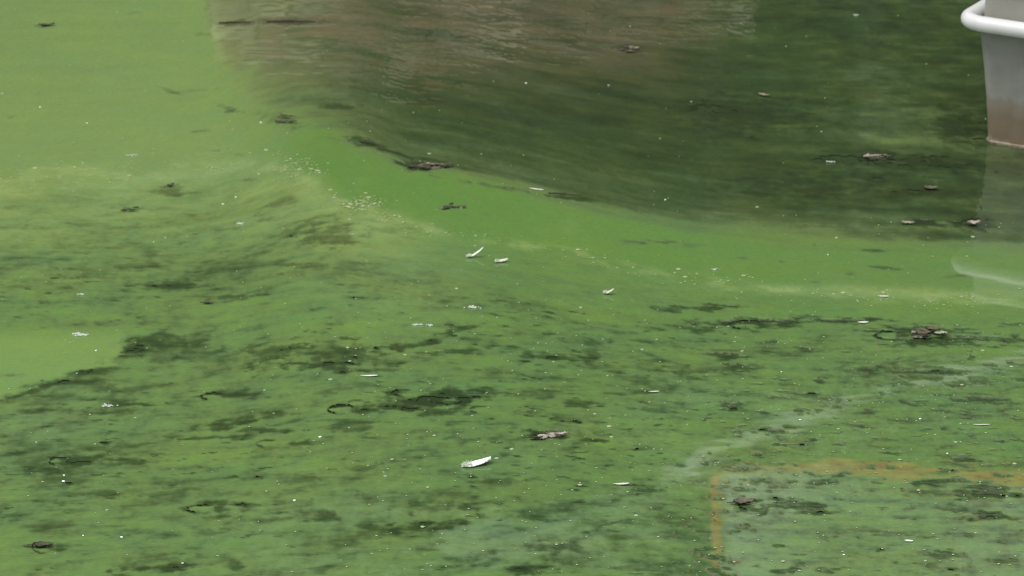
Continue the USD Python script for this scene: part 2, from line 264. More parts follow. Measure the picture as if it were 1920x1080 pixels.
    Yw = np.clip(Yw + 0.8 * np.exp(-(((px - 680) / 42)**2 + ((py - 384) / 12)**2)) * sstep(-.2, .3, n3), 0, 1)
    wall_refl = (1 - k1) * np.exp(-((py - 50) / 105)**2) * sstep(380, 480, px) * (1 - sstep(1200, 1420, px)) * np.clip(0.62 + .9 * n2 + .5 * st + .4 * ms, 0, 1)  # brown of the mirrored wall, painted into the film colour
    sm = np.clip(lft * (1 - k2) + lob + k1 * (1 - k2), 0, 1)       # where the film is smooth as paint
    D = D + (1 - sm) * (0.06 * n4 + 0.13 * sk * k2 + .05 * sk + .04 * fb(X * 60, Yf * 45, 2, 131))
    mk = sstep(-.25, .55, fb(X * 2.2, Yf * 2.6, 3, 141) + .5 * n4 + .25 * n3) * (1.5 * np.exp(-(((px - 860) / 330)**2 + ((py - 1020) / 75)**2)) + .7 * np.exp(-(((px - 1330) / 330)**2 + ((py - 905) / 90)**2)) + .45 * np.exp(-(((px - 1560) / 360)**2 + ((py - 770) / 70)**2)) + .3 * np.exp(-(((px - 1850) / 160)**2 + ((py - 1020) / 80)**2)) + .3 * np.exp(-(((px - 90) / 200)**2 + ((py - 800) / 60)**2)))
    hue = fb(X * 2.4, Yf * 4.2, 4, 151) + .5 * fb(X * 14, Yf * 18, 2, 157)
    fr = sstep(.30, .62, pn(X * 85, Yf * 42, 171) + .3 * n3) * np.clip(.16 + mk * .9 + .9 * sc * k2 + .8 * np.exp(-(((px - 1600) / 300)**2 + ((py - 548) / 16)**2)) + .35 * sstep(900, 1700, px) * sstep(560, 640, py), 0, 1) * k2
    mk = mk + .8 * fr
    return D, Yw, wall_refl, sm, np.clip(mk, 0, 1), hue, 1 - k1

def spaced(lo, a, b, hi, step, ratio=1.25):
    out, s, v = list(np.arange(a, b + .1, step)), step, a
    pre, post = [], []
    while v > lo: s *= ratio; v -= s; pre.append(max(v, lo))
    s, v = step, out[-1]
    while v < hi: s *= ratio; v += s; post.append(min(v, hi))
    return np.array(pre[::-1] + out + post)
gx, gy = spaced(-2600, -40, 1960, 4500, 2.0), spaced(-268, -20, 1100, 2600, 2.0)
PX, PY = np.meshgrid(gx, gy); nx, ny = len(gx), len(gy)
GX, GY = ground(PX, PY)
D, YW, WALL_REFL, SM, MK, HUE, UPW = algae_fields(PX, PY, GX, GY)
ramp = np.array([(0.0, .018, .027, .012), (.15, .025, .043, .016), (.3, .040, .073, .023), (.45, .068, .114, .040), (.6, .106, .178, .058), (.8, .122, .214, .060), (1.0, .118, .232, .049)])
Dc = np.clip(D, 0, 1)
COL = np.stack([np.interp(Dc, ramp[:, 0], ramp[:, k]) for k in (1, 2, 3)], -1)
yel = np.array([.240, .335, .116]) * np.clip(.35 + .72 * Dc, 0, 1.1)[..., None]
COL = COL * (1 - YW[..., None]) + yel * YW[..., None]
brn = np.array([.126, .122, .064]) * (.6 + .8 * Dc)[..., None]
COL = COL * (1 - .85 * WALL_REFL[..., None]) + brn * .85 * WALL_REFL[..., None]
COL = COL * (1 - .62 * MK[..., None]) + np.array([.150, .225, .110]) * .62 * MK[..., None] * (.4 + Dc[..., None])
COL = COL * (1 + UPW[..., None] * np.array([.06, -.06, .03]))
HC = np.clip(HUE, -1, 1)[..., None] * (1 - .35 * SM[..., None])
COL = COL * (1 + HC * np.array([.15, .05, -.10]))
hz = 0.0024 + .0016 * sstep(.08, .5, Dc) + UPW * (.00046 * fb(GX * 3.5, GY * 13, 2, 161) + .00018 * pn(GX * 14, GY * 40, 163) + .00030 * pn(GX * 7, GY * 5, 167)) + .00012 * fb(GX * 4, GY * 9, 2, 181) + 0.0004 * pn(GX * 1.2, GY * .9, 5)
V = np.stack([GX, GY, hz], -1).reshape(-1, 3)
i = (np.arange(ny - 1)[:, None] * nx + np.arange(nx - 1)).ravel()
F = np.concatenate([np.stack([i, i + nx, i + nx + 1], 1), np.stack([i, i + nx + 1, i + 1], 1)])   # rows run towards the camera
F = F[:, ::-1] if np.cross(V[F[0, 1]] - V[F[0, 0]], V[F[0, 2]] - V[F[0, 0]])[2] < 0 else F
F = F[D.ravel()[F].min(1) > 0.05]
keep = np.unique(F); rem = np.full(len(V), -1); rem[keep] = np.arange(len(keep))
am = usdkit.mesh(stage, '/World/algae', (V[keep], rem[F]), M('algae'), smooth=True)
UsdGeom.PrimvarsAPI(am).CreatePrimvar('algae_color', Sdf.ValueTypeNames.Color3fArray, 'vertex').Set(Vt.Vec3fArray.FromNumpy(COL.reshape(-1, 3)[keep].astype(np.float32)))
tag(am.GetPrim(), 'green algae film spread over the water, bright bands and dark openings', 'algae', None, 'stuff')

# ------------------------------------------------------------------ the moored boat at the right
def rounded_rect(a, b, off, r, n=9):
    """Plan of the boat, corner at the origin, a along x, b along y, grown by off."""
    out = []
    x0, y0, x1, y1 = -off, -off, a + off, b + off
    for cx, cy, t0 in ((x0 + r, y0 + r, 180), (x1 - r, y0 + r, 270), (x1 - r, y1 - r, 0), (x0 + r, y1 - r, 90)):
        for t in np.linspace(t0, t0 + 90, n):
            out.append((cx + r * math.cos(math.radians(t)), cy + r * math.sin(math.radians(t))))
    return np.array(out)
def loft(rings, cap0=True, cap1=True):
    n = len(rings[0]); v = np.vstack(rings); f = []
    for k in range(len(rings) - 1):
        for j in range(n):
            a, b = k * n + j, k * n + (j + 1) % n
            f += [(a, b, b + n), (a, b + n, a + n)]
    for cap, k, flip in ((cap0, 0, True), (cap1, len(rings) - 1, False)):
        if cap:
            c = len(v); v = np.vstack([v, rings[k].mean(0)])
            for j in range(n):
                t = (k * n + j, k * n + (j + 1) % n, c); f.append(t[::-1] if flip else t)
    return v, np.array(f)
def ring(plan, z): return np.column_stack([plan, np.full(len(plan), z)])
def tube(pts, rad, n=10, closed=False):
    pts = np.asarray(pts, float); m = len(pts); rad = np.broadcast_to(rad, m)
    nxt, prv = (np.roll(pts, -1, 0), np.roll(pts, 1, 0)) if closed else (np.vstack([pts[1:], 2 * pts[-1] - pts[-2]]), np.vstack([2 * pts[0] - pts[1], pts[:-1]]))
    t = nxt - prv; t /= np.linalg.norm(t, axis=1, keepdims=True)
    ref = np.where(np.abs(t[:, 2:3]) > .9, [[1., 0, 0]], [[0, 0, 1.]])
    s = np.cross(t, ref); s /= np.linalg.norm(s, axis=1, keepdims=True); u = np.cross(s, t)
    a = np.linspace(0, 2 * np.pi, n, endpoint=False)
    v = (pts[:, None] + rad[:, None, None] * (np.cos(a)[None, :, None] * s[:, None] + np.sin(a)[None, :, None] * u[:, None])).reshape(-1, 3)
    f = []
    for k in range(m if closed else m - 1):
        for j in range(n):
            p, q, r_, s_ = k * n + j, k * n + (j + 1) % n, ((k + 1) % m) * n + (j + 1) % n, ((k + 1) % m) * n + j
            f += [(p, r_, q), (p, s_, r_)]
    if not closed:
        c = len(v); v = np.vstack([v, pts[0], pts[-1]])
        for j in range(n): f += [(c, j, (j + 1) % n), (c + 1, (m - 1) * n + (j + 1) % n, (m - 1) * n + j)]
    return v, np.array(f)
BX, BY = ground(1846, 268)
BANG = math.radians(-30)
boat = thing('moored_boat', 'pale grey flat-ended boat with a rounded white rub rail and brown stained waterline', 'boat', (BX, BY, 0), BANG)
A, B = 1.5, 2.6
rings = []
for z in (-.18, -.02, .0, .012, .016, .03, .12, .22, .32, .42, .50):
    off = 0.042 * max(z, -.1) / .5 + (0.006 if z == .0 or z == .012 else 0.0) - .012 * math.sin(math.pi * np.clip(z / .5, 0, 1)) * .4
    rings.append(ring(rounded_rect(A, B, off, .045), z))
part('hull', loft(rings, True, False), 'hull_paint', boat, 40)
rp = rounded_rect(A, B, .042 + .040, .085, 14)
part('rub_rail', tube(ring(rp, .505), .031, 18, True), 'rail_white', boat, 60)
# coaming: a raised wall inside the rail, with its lip
co, ci = .030, -.02
part('coaming', loft([ring(rounded_rect(A, B, co, .05), .47), ring(rounded_rect(A, B, co - .004, .05), .628), ring(rounded_rect(A, B, ci, .03), .628), ring(rounded_rect(A, B, ci, .03), .25)], False, False), 'coaming_grey', boat, 40)
part('lip', loft([ring(rounded_rect(A, B, co + .006, .055), .630), ring(rounded_rect(A, B, co + .006, .055), .646), ring(rounded_rect(A, B, ci - .006, .025), .646), ring(rounded_rect(A, B, ci - .006, .025), .630)], False, False), 'lip_grey', boat, 30)
part('cockpit_floor', loft([ring(rounded_rect(A, B, ci - .002, .03), .20), ring(rounded_rect(A, B, ci - .002, .03), .24)]), 'coaming_grey', boat, 30)
part('bench', trimesh.creation.box((A + .03, .30, .04), trimesh.transformations.translation_matrix((A / 2, B * .6, .45))), 'lip_grey', boat, 30)

# ------------------------------------------------------------------ the bank beyond the frame: seen only in the water's reflections
YW_ = 20.4
lx = mirrored(392, 60, YW_)[0]
wall = thing('quay_wall', 'weathered stone quay wall behind the water, mirrored brown at the top', 'wall', (0, 0, 0))
def chipped_box(x0, x1, y0, y1, z0, z1, j):
    b = trimesh.creation.box((x1 - x0, y1 - y0, z1 - z0)); v = b.vertices.copy()
    v += rng.normal(0, j, v.shape) + [(x0 + x1) / 2, (y0 + y1) / 2, (z0 + z1) / 2]
    return v, b.faces
wall_l, wall_r = lx, mirrored(1420, 60, YW_)[0]
part('wall_core', trimesh.creation.box((wall_r - wall_l, .4, 2.2), trimesh.transformations.translation_matrix(((wall_l + wall_r) / 2, YW_ + .28, .1))), 'stone_dark', wall, 30)
part('wall_backing', trimesh.creation.box((wall_r - wall_l, .06, 1.3), trimesh.transformations.translation_matrix(((wall_l + wall_r) / 2, YW_ + .05, .45))), 'mortar', wall, 30)
z = -.1
while z < 1.62:
    h = rng.uniform(.075, .15); x = wall_l + .01
    while x < wall_r - .05:
        w_ = min(rng.uniform(.10, .34), wall_r - x); u = rng.random(); hh = h * rng.uniform(.75, 1.0)
        top_ = 1.38 - .3 * np.clip((x - wall_l - 1.0) / 1.2, 0, 1) + .3 * fb(np.array([x * .9]), np.array([.3]), 3, 401)[0]
        if z < top_ and u > .1 and len(wall.GetChildren()) < 300:
            part('stone', chipped_box(x + .008, x + w_ - .008, YW_ - rng.uniform(0, .05), YW_ + .06, z + .006, z + hh - .006, .012), 'brick_red' if u < .2 else ('coping_stone' if u < .42 else ('stone_dark' if u < .66 else 'stone')), wall, 30)
        x += w_
    z += h
z = 1.1
ZQ = z + .12
tag(part('quay', trimesh.creation.box((60, 50, 3.0), trimesh.transformations.translation_matrix((wall_l + 30.0 + 0.0, YW_ + .5 + 25.3, ZQ - 1.5))), 'quay_ground', smooth=False), 'trodden earth quay behind the stone wall', None, None, 'structure')

def tree(x, y, z0, h, r, seed, label):
    g = np.random.default_rng(seed)
    t = thing('bank_tree', label, 'tree', (x, y, z0), 0, 'dark trees along the bank')
    tr = np.array([(0, 0, 0), (.1, .05, h * .2), (.02, -.1, h * .45), (.12, 0, h * .8)])
    part('trunk', tube(tr, np.array([.26, .21, .15, .05]), 9), 'bark', t, 60)
    c = []
    for k in range(24):
        c.append((g.normal(0, r * .5), g.normal(0, r * .4), h * (.12 + .83 * (k + g.uniform(0, 1)) / 24), r * g.uniform(.45, .7)))
    n = 12000
    pick = g.integers(0, len(c), n); cc = np.array(c)[pick]
    d = g.normal(size=(n, 3)); d /= np.linalg.norm(d, axis=1, keepdims=True)
    p = cc[:, :3] + d * (cc[:, 3] * g.uniform(.55, 1.0, n))[:, None]
    p[:, 2] = np.maximum(p[:, 2], .1)
    s = g.uniform(.14, .28, n)
    a = g.normal(size=(n, 3)); a /= np.linalg.norm(a, axis=1, keepdims=True); b = np.cross(a, g.normal(size=(n, 3))); b /= np.linalg.norm(b, axis=1, keepdims=True)
    v = np.stack([p - a * s[:, None], p + b * s[:, None] * .6, p + a * s[:, None], p - b * s[:, None] * .6], 1).reshape(-1, 3)
    q = np.arange(n)[:, None] * 4 + np.arange(4)
    part('crown', (v, q), 'foliage', t, False)
tl = ['leftmost', 'second from the left', 'third from the left', 'fourth from the left', 'fifth from the left', 'sixth from the left', 'seventh from the left', 'eighth from the left', 'ninth from the left', 'tenth from the left', 'eleventh from the left', 'twelfth from the left', 'sixth from the right', 'fifth from the right', 'fourth from the right', 'third from the right', 'second from the right', 'rightmost']
for k in range(18):
    x = -16.0 + 2.0 * k
    tree(x, 33 + 2.4 * (k % 2), ZQ if x > wall_l else -.1, 15.5 + rng.uniform(-1, 1), 2.7, 100 + k, f'dark leafy tree on the bank, {tl[k]} of the row')
tag(part('far_bank', trimesh.creation.box((40, 12, 1.0), trimesh.transformations.translation_matrix((wall_l - 20.02, YW_ + 14, -.2))), 'quay_ground', smooth=False), 'low earth bank left of the quay wall', None, None, 'structure')

def shrub(x, y, z0, h, r, seed, label):  # added foliage, closes the sky gaps mirrored under the crowns
    g = np.random.default_rng(seed); t = thing('added_shrub', label, 'shrub', (x, y, z0), 0, 'added shrubs hiding sky under the bank trees')
    for k in range(3):
        a = g.uniform(0, 6.28); part('stem', tube([(0, 0, 0), (.2 * math.cos(a), .2 * math.sin(a), h * .4), (.6 * r * math.cos(a), .5 * r * math.sin(a), h * .8)], np.array([.05, .035, .015]), 6), 'bark', t, 60)
    n = 3600
    d = g.normal(size=(n, 3)); d /= np.linalg.norm(d, axis=1, keepdims=True)
    rr = g.uniform(.45, 1.0, n)**.5 * (1 + .18 * np.sin(3.1 * d[:, 0] * 3 + seed) * np.cos(2.3 * d[:, 2] * 3))
    p = d * rr[:, None] * [r, r * .7, h * .55] + [0, 0, h * .5]; p[:, 2] = np.maximum(p[:, 2], .03)
    sz = g.uniform(.10, .2, n); a = g.normal(size=(n, 3)); a /= np.linalg.norm(a, axis=1, keepdims=True); b = np.cross(a, g.normal(size=(n, 3))); b /= np.linalg.norm(b, axis=1, keepdims=True)
    v = np.stack([p - a * sz[:, None], p + b * sz[:, None] * .6, p + a * sz[:, None], p - b * sz[:, None] * .6], 1).reshape(-1, 3)
    part('foliage', (v, np.arange(n)[:, None] * 4 + np.arange(4)), 'foliage', t, False)
names = ['first', 'second', 'third', 'fourth', 'fifth', 'sixth', 'seventh', 'eighth', 'ninth', 'tenth', 'eleventh', 'twelfth', 'thirteenth', 'fourteenth', 'fifteenth', 'sixteenth', 'seventeenth', 'eighteenth']
for k in range(18):
    x = -14.5 + 1.75 * k + rng.uniform(-.2, .2)
    shrub(x, 28.6 + .9 * (k % 2), ZQ if x > wall_l + .5 else .2, 5.2 + rng.uniform(-.6, .8), 1.6, 300 + k, f'rounded dark shrub added under the bank trees to hide sky gaps, {names[k]} from the left')

cx0, cx1 = mirrored(1345, 900, 23.0)[0], mirrored(1920, 900, 23.0)[0]
usdkit.material(stage, M('canvas_graded'), {                # pale along its open side, darker green-grey further in
    'tc': ('texture_coordinate', {}), 'sx': ('separate_xyz', {}), 'n': ('noise_texture', {'scale': 1.6, 'detail': 4.0}),
    'mr': ('map_range', {'from_min': cx0, 'from_max': cx1, 'to_min': -0.15, 'to_max': 0.85, 'clamp': False}),
    'ad': ('math', {'math_type': 'multiply_add', 'value2': 0.5, 'value3': 0.0}),
    'r': ('rgb_ramp', {'ramp': [(0.05, (0.60, 0.64, 0.61)), (0.22, (0.52, 0.56, 0.52)), (0.48, (0.17, 0.20, 0.15)), (0.85, (0.16, 0.18, 0.15)), (1.0, (0.30, 0.31, 0.30))]}),
    'p': ('principled_bsdf', {'roughness': 0.8})},
    [('tc.object', 'sx.vector'), ('tc.object', 'n.vector'), ('n.fac', 'ad.value1'), ('sx.x', 'mr.value'), ('mr.result', 'ad.value3'), ('ad.value', 'r.fac'), ('r.color', 'p.base_color')], surface='p.BSDF')
# an awning with orange webbing along its edges, and an added white strip tilted to mirror brightly
YA = 23.0
P = lambda px, py: mirrored(px, py, YA)
aw = thing('awning', 'pale canvas awning edged with orange webbing, mirrored at lower right', 'awning', (0, 0, 0))
top = [(1340, 884), (1420, 876), (1540, 872), (1660, 880), (1760, 894), (1920, 896), (2150, 890), (2400, 886)]
lo = np.array([P(x, y) for x, y in top]); hi = np.array([mirrored(x + (4 if k == 0 else 0), 1260, YA + 1.6) for k, (x, y) in enumerate(top)])
n = len(top); v = np.vstack([lo, hi, lo + [0, .012, 0], hi + [0, .012, 0]]); f = []
for k in range(n - 1):
    f += [(k, k + 1, k + 1 + n), (k, k + 1 + n, k + n), (k + 2 * n, k + 3 * n + 1, k + 2 * n + 1), (k + 2 * n, k + 3 * n, k + 3 * n + 1)]
part('canvas', (v, np.array(f)), 'canvas_graded', aw, 60)
up_ = np.array([0, 0, 1.0])
def strap(pts, w0, dep=.02):
    pts = np.asarray(pts); w0 = np.broadcast_to(w0, len(pts)); m = len(pts)
    t = np.gradient(pts, axis=0); nrm = np.cross(t, [0, 1.0, -.7]); nrm /= np.linalg.norm(nrm, axis=1, keepdims=True)
    a, b = pts + nrm * w0[:, None] / 2, pts - nrm * w0[:, None] / 2
    q = np.array([0, -dep, 0]); rr = [np.vstack([a[k], b[k], b[k] + q, a[k] + q]) for k in range(m)]
    return loft(rr)
mp_ = 0.0042
part('hem', strap(lo + [0, -.01, 0], np.array([8, 22, 30, 40, 24, 52, 52, 46]) * mp_), 'webbing_orange', aw, 30)
part('edge_strap', strap([lo[0] + [0, -.04, .0], lo[0] * .5 + hi[0] * .5 + [.02, -.04, 0], hi[0] + [0, -.04, 0]], 14 * mp_), 'webbing_orange', aw, 30)
for xk in (lo[0][0] + .9, lo[-1][0] - .1):
    part('post', tube([(xk, YA + .06, ZQ), (xk, YA + .06, lo[4][2])], .035, 8), 'post_dark', aw, 60)
rl = thing('added_pale_strip', 'added pale strip tilted to catch the sky, mirrored as a white slanting line above the orange reflection', 'added_strip', (0, 0, 0))
pr = np.array([P(*q) for q in ((1240, 888), (1285, 884), (1302, 868), (1322, 850), (1370, 833), (1430, 812), (1500, 786), (1600, 750), (1700, 722), (1780, 704), (1850, 690), (1990, 655))])
part('strip', strap(pr, np.array([8, 18, 30, 36, 34, 40, 32, 12, 14, 50, 26, 16]) * mp_ * 1.0), 'strip_paint', rl, 30)
for k in (3, 7, 10):
    part('post', tube([(pr[k][0], YA + .1, ZQ), pr[k] + [0, .1, 0]], .02, 8), 'post_dark', rl, 60)

# ------------------------------------------------------------------ feathers, leaves, twigs and foam on the film
ZF = 0.0055
def feather(L, wd, bend, curl, lift0, lift1, tuft, mats, name, label, px, py, ang, group=None):
    """Feather along local x, the quill's tip at -L/2; lift0/lift1: height of its two ends."""
    x, y = ground(px, py)
    t = thing(name, label, 'feather', (x, y, ZF), ang, group)
    s = np.linspace(0, 1, 22)
    cx = (s - .5) * L; cy = bend * L * np.sin(np.pi * s); cz = .002 + lift0 * (1 - s)**2 + lift1 * s**2
    part('quill', tube(np.column_stack([cx, cy, cz + .001]), np.linspace(.0022, .0006, 22) * max(L / .1, .5), 6), mats[1], t, 60)
    g = np.random.default_rng(int(px * 7 + py))
    prof = np.clip(np.sin(np.pi * np.clip((s - .12) / .90, 0, 1))**.55, .02, 1) * wd / 2 * np.where(s < .12, .1, 1)
    rows = []
    for u in np.linspace(-1, 1, 9):
        e = prof * u * (1 + .10 * g.normal(size=22) * abs(u))
        rows.append(np.column_stack([cx - abs(u) * prof * .35, cy + e, cz + curl * wd * (1 - u * u) + .0006]))
    v = np.vstack(rows + [r - [0, 0, .0012] for r in rows]); m, k = 22, 9; f = []
    for a in range(k - 1):
        for b in range(m - 1):
            p = a * m + b; f += [(p, p + 1, p + m + 1), (p, p + m + 1, p + m)]
            p += k * m; f += [(p, p + m + 1, p + 1), (p, p + m, p + m + 1)]
    part('vane', (v, np.array(f)), mats[0], t, 50)
    if tuft:
        tv, tf, o = [], [], 0
        for _ in range(110):
            a0 = np.array([cx[2] + g.uniform(0, .22) * L, cy[2], cz[2] + .002])
            dr = np.array([g.uniform(-.7, .35), g.normal(0, .7), abs(g.normal(0, .35))]); dr *= tuft * g.uniform(.35, .9) / np.linalg.norm(dr)
            q = [a0, a0 + dr * .55 + [0, 0, .002], a0 + dr]
            a_, b_ = tube(q, np.array([.0010, .0008, .0004]), 4); tv.append(a_); tf.append(b_ + o); o += len(a_)
        part('down_tuft', (np.vstack(tv), np.vstack(tf)), 'down', t, False)
    return t
FW, FC = ('feather_white', 'quill'), ('feather_cream', 'quill')
def fl(px, py, w): return mpp(py) * w
feather(fl(890, 876, 60), .036, .02, .18, .0, .012, .021, FW, 'feather', 'largest bright white feather with a downy base, in the lower middle', 893, 875, math.radians(24))
feather(fl(890, 482, 34), .012, -.02, .2, .0, .030, .014, FW, 'feather', 'white feather tilted up at its right end, beside the dark middle patch', 890, 484, math.radians(18))
feather(fl(692, 708, 32), .009, .0, .1, .0, .0, 0, FW, 'feather', 'thin straight white feather lying flat above the dark opening', 692, 708, math.radians(4))
feather(fl(940, 493, 26), .016, .06, .3, .0, .006, .012, FC, 'feather', 'small curled cream feather just right of the tilted white feather', 940, 494, math.radians(14))
feather(fl(1165, 911, 30), .011, -.03, .2, .0, .0, 0, FC, 'feather', 'small pale feather lying flat, right of the largest white feather', 1165, 911, math.radians(5))
feather(fl(1006, 358, 28), .010, .0, .1, .0, .0, 0, FC, 'feather', 'narrow pale feather caught on the dark line at the edge of the bright band', 1006, 358, math.radians(-22))
feather(fl(1142, 553, 20), .016, .0, .3, .0, .016, .013, FC, 'feather', 'tiny fluffy cream feather below the speckled yellow line', 1141, 554, math.radians(-8))
feather(fl(1704, 1018, 16), .010, .0, .2, .0, .0, 0, FW, 'feather', 'very small white feather in the lower right under the orange reflection', 1704, 1018, math.radians(-8))
feather(fl(1840, 800, 30), .006, .0, .1, .0, .0, 0, FC, 'feather', 'thin straw-like pale feather near the right edge above the orange reflection', 1840, 800, math.radians(3))
feather(fl(1272, 745, 20), .008, .0, .1, .0, .0, 0, FC, 'feather', 'faint thin pale feather left of the white slanting reflection', 1226, 738, math.radians(8))
feather(fl(1618, 607, 20), .013, .0, .2, .0, .0, 0, FC, 'feather', 'short rounded cream feather floating in a narrow dark opening at right', 1618, 608, math.radians(4))
feather(fl(1650, 560, 20), .009, .0, .2, .0, .0, 0, FC, 'feather', 'small yellowish feather on the pale yellow scum at right', 1656, 559, math.radians(-6))

def leaf_mesh(L, wd, curl, cup, seed):
    g = np.random.default_rng(seed); s = np.linspace(0, 1, 13); us = np.linspace(-1, 1, 7)
    prof = np.sin(np.pi * s**.8)**.8 * wd / 2 * (1 + .12 * g.normal(size=13)) + .0004
    rows = []
    for u in us:
        rows.append(np.column_stack([(s - .5) * L, prof * u + .06 * L * np.sin(3 * s), .003 + curl * L * ((s - .5)**2) * 2 + cup * wd * u * u + .0012 * g.normal(size=13)]))
    v = np.vstack(rows + [r - [0, 0, .0012] for r in rows]); m, k, f = 13, 7, []
    for a in range(k - 1):
        for b in range(m - 1):
            p = a * m + b; f += [(p, p + 1, p + m + 1), (p, p + m + 1, p + m)]
            p += k * m; f += [(p, p + m + 1, p + 1), (p, p + m, p + m + 1)]
    return v, np.array(f)
def place(mesh, dx, dy, rz, dz=0, tilt=0):
    v, f = mesh; c, s = math.cos(rz), math.sin(rz); ct, st_ = math.cos(tilt), math.sin(tilt)
    v = np.column_stack([v[:, 0], v[:, 1] * ct - v[:, 2] * st_, v[:, 1] * st_ + v[:, 2] * ct])
    return np.column_stack([v[:, 0] * c - v[:, 1] * s + dx, v[:, 0] * s + v[:, 1] * c + dy, v[:, 2] + dz]), f
def leaf(px, py, wpx, dpx, curl, cup, mat, label, ang=0.0, stalk=True):
    x, y = ground(px, py); L = mpp(py) * wpx
    t = thing('dead_leaf', label, 'leaf', (x, y, ZF), ang)
    part('blade', leaf_mesh(L, L * dpx, curl, cup, int(px + py)), mat, t, 50)
    if stalk: part('stalk', tube([(-L * .46, -.005 * 0, .006), (-L * .6, .01 * L, .006), (-L * .78, .08 * L, .003)], .0012, 5), 'twig_dark', t, 60)
def clump(name, label, cat, px, py, pieces, twigs=2):
    """pieces: (offset px, offset py, width px, ratio, material, angle)."""
    x0, y0 = ground(px, py); t = thing(name, label, cat, (x0, y0, ZF)); g = np.random.default_rng(int(px * 3 + py))
    for k, (ox, oy, w_, ra, mat, an) in enumerate(pieces):
        x, y = ground(px + ox, py + oy); L = mpp(py) * w_
        part('leaf', place(leaf_mesh(L, L * ra, g.uniform(.05, .25), g.uniform(-.15, .2), k + int(px)), x - x0, y - y0, an, .001 + .003 * (k % 3), g.uniform(-.35, .35)), mat, t, 50)
    for k in range(twigs):
        L = mpp(py) * g.uniform(24, 46); a = g.uniform(-.5, .5); c = np.array([g.uniform(-.03, .03), g.uniform(-.04, .04), .006])
        d = np.array([math.cos(a), math.sin(a), 0]) * L / 2
        part('twig', tube([c - d, c + [0, .003, .004], c + d], np.array([.0016, .0022, .0011]), 5), 'twig_dark', t, 60)
LB, LD, LT, LP = 'leaf_brown', 'leaf_dark', 'leaf_tan', 'leaf_pinkish'
clump('leaf_clump', 'brown clump of rotting leaves on the dark edge of the bright green band', 'leaf clump', 802, 316,
      [(-24, 0, 30, .5, LD, .1), (-8, 2, 24, .7, LB, .6), (4, -1, 22, .6, LT, -.4), (14, 2, 22, .6, LB, .2), (28, -3, 34, .4, LB, -.1), (-2, 4, 20, .6, LD, .9), (38, 0, 22, .4, LD, .3)], 3)
clump('leaf_clump', 'pale pinkish pair of dead leaves beside a dark opening near the centre bottom', 'leaf clump', 1034, 823,
      [(-16, 1, 22, .8, LP, .3), (2, -1, 18, .7, LP, -.5), (18, 1, 26, .6, LP, .1), (8, -5, 40, .5, LB, .05), (-30, 4, 28, .4, LD, .1)], 1)
clump('leaf_clump', 'sodden brown leaves in the dark water left of the boat', 'leaf clump', 1642, 297,
      [(4, -1, 34, .5, LT, .05), (-16, 1, 20, .6, LT, 1.2), (22, 4, 24, .4, LD, -.1), (-2, 4, 30, .3, LD, .2)], 2)
clump('leaf_clump', 'small dark crumbs of leaf on the smooth bright green band', 'leaf clump', 846, 392,
      [(-13, 3, 10, .8, LT, .4), (-8, 1, 14, .8, LD, .1), (0, -3, 10, .6, LD, .5), (8, -1, 18, .5, LB, 0), (24, 0, 10, .6, LB, .4)], 0)
clump('leaf_clump', 'broad clump of matted debris in the dark opening near the right edge', 'leaf clump', 1738, 630,
      [(-24, -4, 12, .8, LP, .3), (-6, -2, 34, .7, LB, .3), (12, -4, 30, .6, LB, -.3), (-14, 6, 26, .6, LT, .1), (0, 8, 22, .5, LD, .6), (22, 6, 24, .5, LD, 0), (26, 0, 26, .5, 'speck_pale', .1)], 4)
clump('leaf_clump', 'faint pile of reed bits in the brown reflection at the top', 'leaf clump', 1180, 96,
      [(-12, 0, 16, .5, LB, .4), (0, -3, 18, .5, LT, -.2), (10, 1, 20, .4, LT, .3), (2, 4, 22, .4, LB, 0), (-4, -7, 14, .4, LB, .1)], 4)
clump('leaf_clump', 'brown curl of weed and bark at the left edge of the dark water', 'leaf clump', 534, 228,
      [(-8, 4, 24, .3, LD, -.2), (12, 5, 22, .3, LD, .1), (2, -4, 26, .25, LD, -.5)], 1)
clump('leaf_clump', 'dark leaf scraps among the streaks at the left', 'leaf clump', 243, 397,
      [(-10, 1, 13, .4, LD, .3), (4, 2, 15, .4, LD, -.2), (12, -1, 10, .4, LD, .1)], 0)
leaf(1432, 182, 24, .35, .2, .1, LT, 'single tan leaf lying in the dark green water at upper right', math.radians(-30))
leaf(1826, 424, 26, .6, .3, .2, LP, 'pale pinkish leaf next to the boat reflection', .2)
leaf(1702, 422, 26, .3, .2, .1, LP, 'narrow pale leaf left of the pinkish leaf', -.1)
leaf(1395, 947, 42, .6, .12, .16, LB, 'curled brown leaf beside the orange upright reflection', .15)
leaf(80, 1028, 38, .5, .14, .15, LD, 'dark curled leaf with a pale tip in the lower left corner', -.1)
leaf(88, 51, 30, .3, .2, .1, LD, 'dark slim leaf at the top left', .2)
leaf(1745, 357, 30, .5, .2, .1, LB, 'brown sodden leaf in the dark water below the leaf clump by the boat', -.2)
leaf(390, 572, 20, .35, .1, .1, LD, 'small dark brown leaf on the green streak at left', 0)
leaf(320, 352, 15, .6, .3, .2, LD, 'small dark leaf in the round dark opening at upper left', .6)
def twig(px, py, wpx, ang, label, r=.0024):
    x, y = ground(px, py); L = mpp(py) * wpx; t = thing('floating_twig', label, 'twig', (x, y, ZF), ang)
    part('stem', tube([(-L / 2, 0, .001), (-L * .15, .012 * L, .003), (L * .2, -.01 * L, .003), (L / 2, .01 * L, .001)], np.array([r, r * .9, r * .8, r * .4]), 6), 'twig_dark', t, 60)
    part('side_shoot', tube([(-L * .1, .01 * L, .003), (L * .05, .09 * L, .005)], np.array([r * .6, r * .3]), 5), 'twig_dark', t, 60)
twig(1058, 367, 62, math.radians(-14), 'thin dark twig trailing right of the narrow pale feather')
twig(696, 272, 48, math.radians(-32), 'dark twig slanting along the upper edge of the bright band')
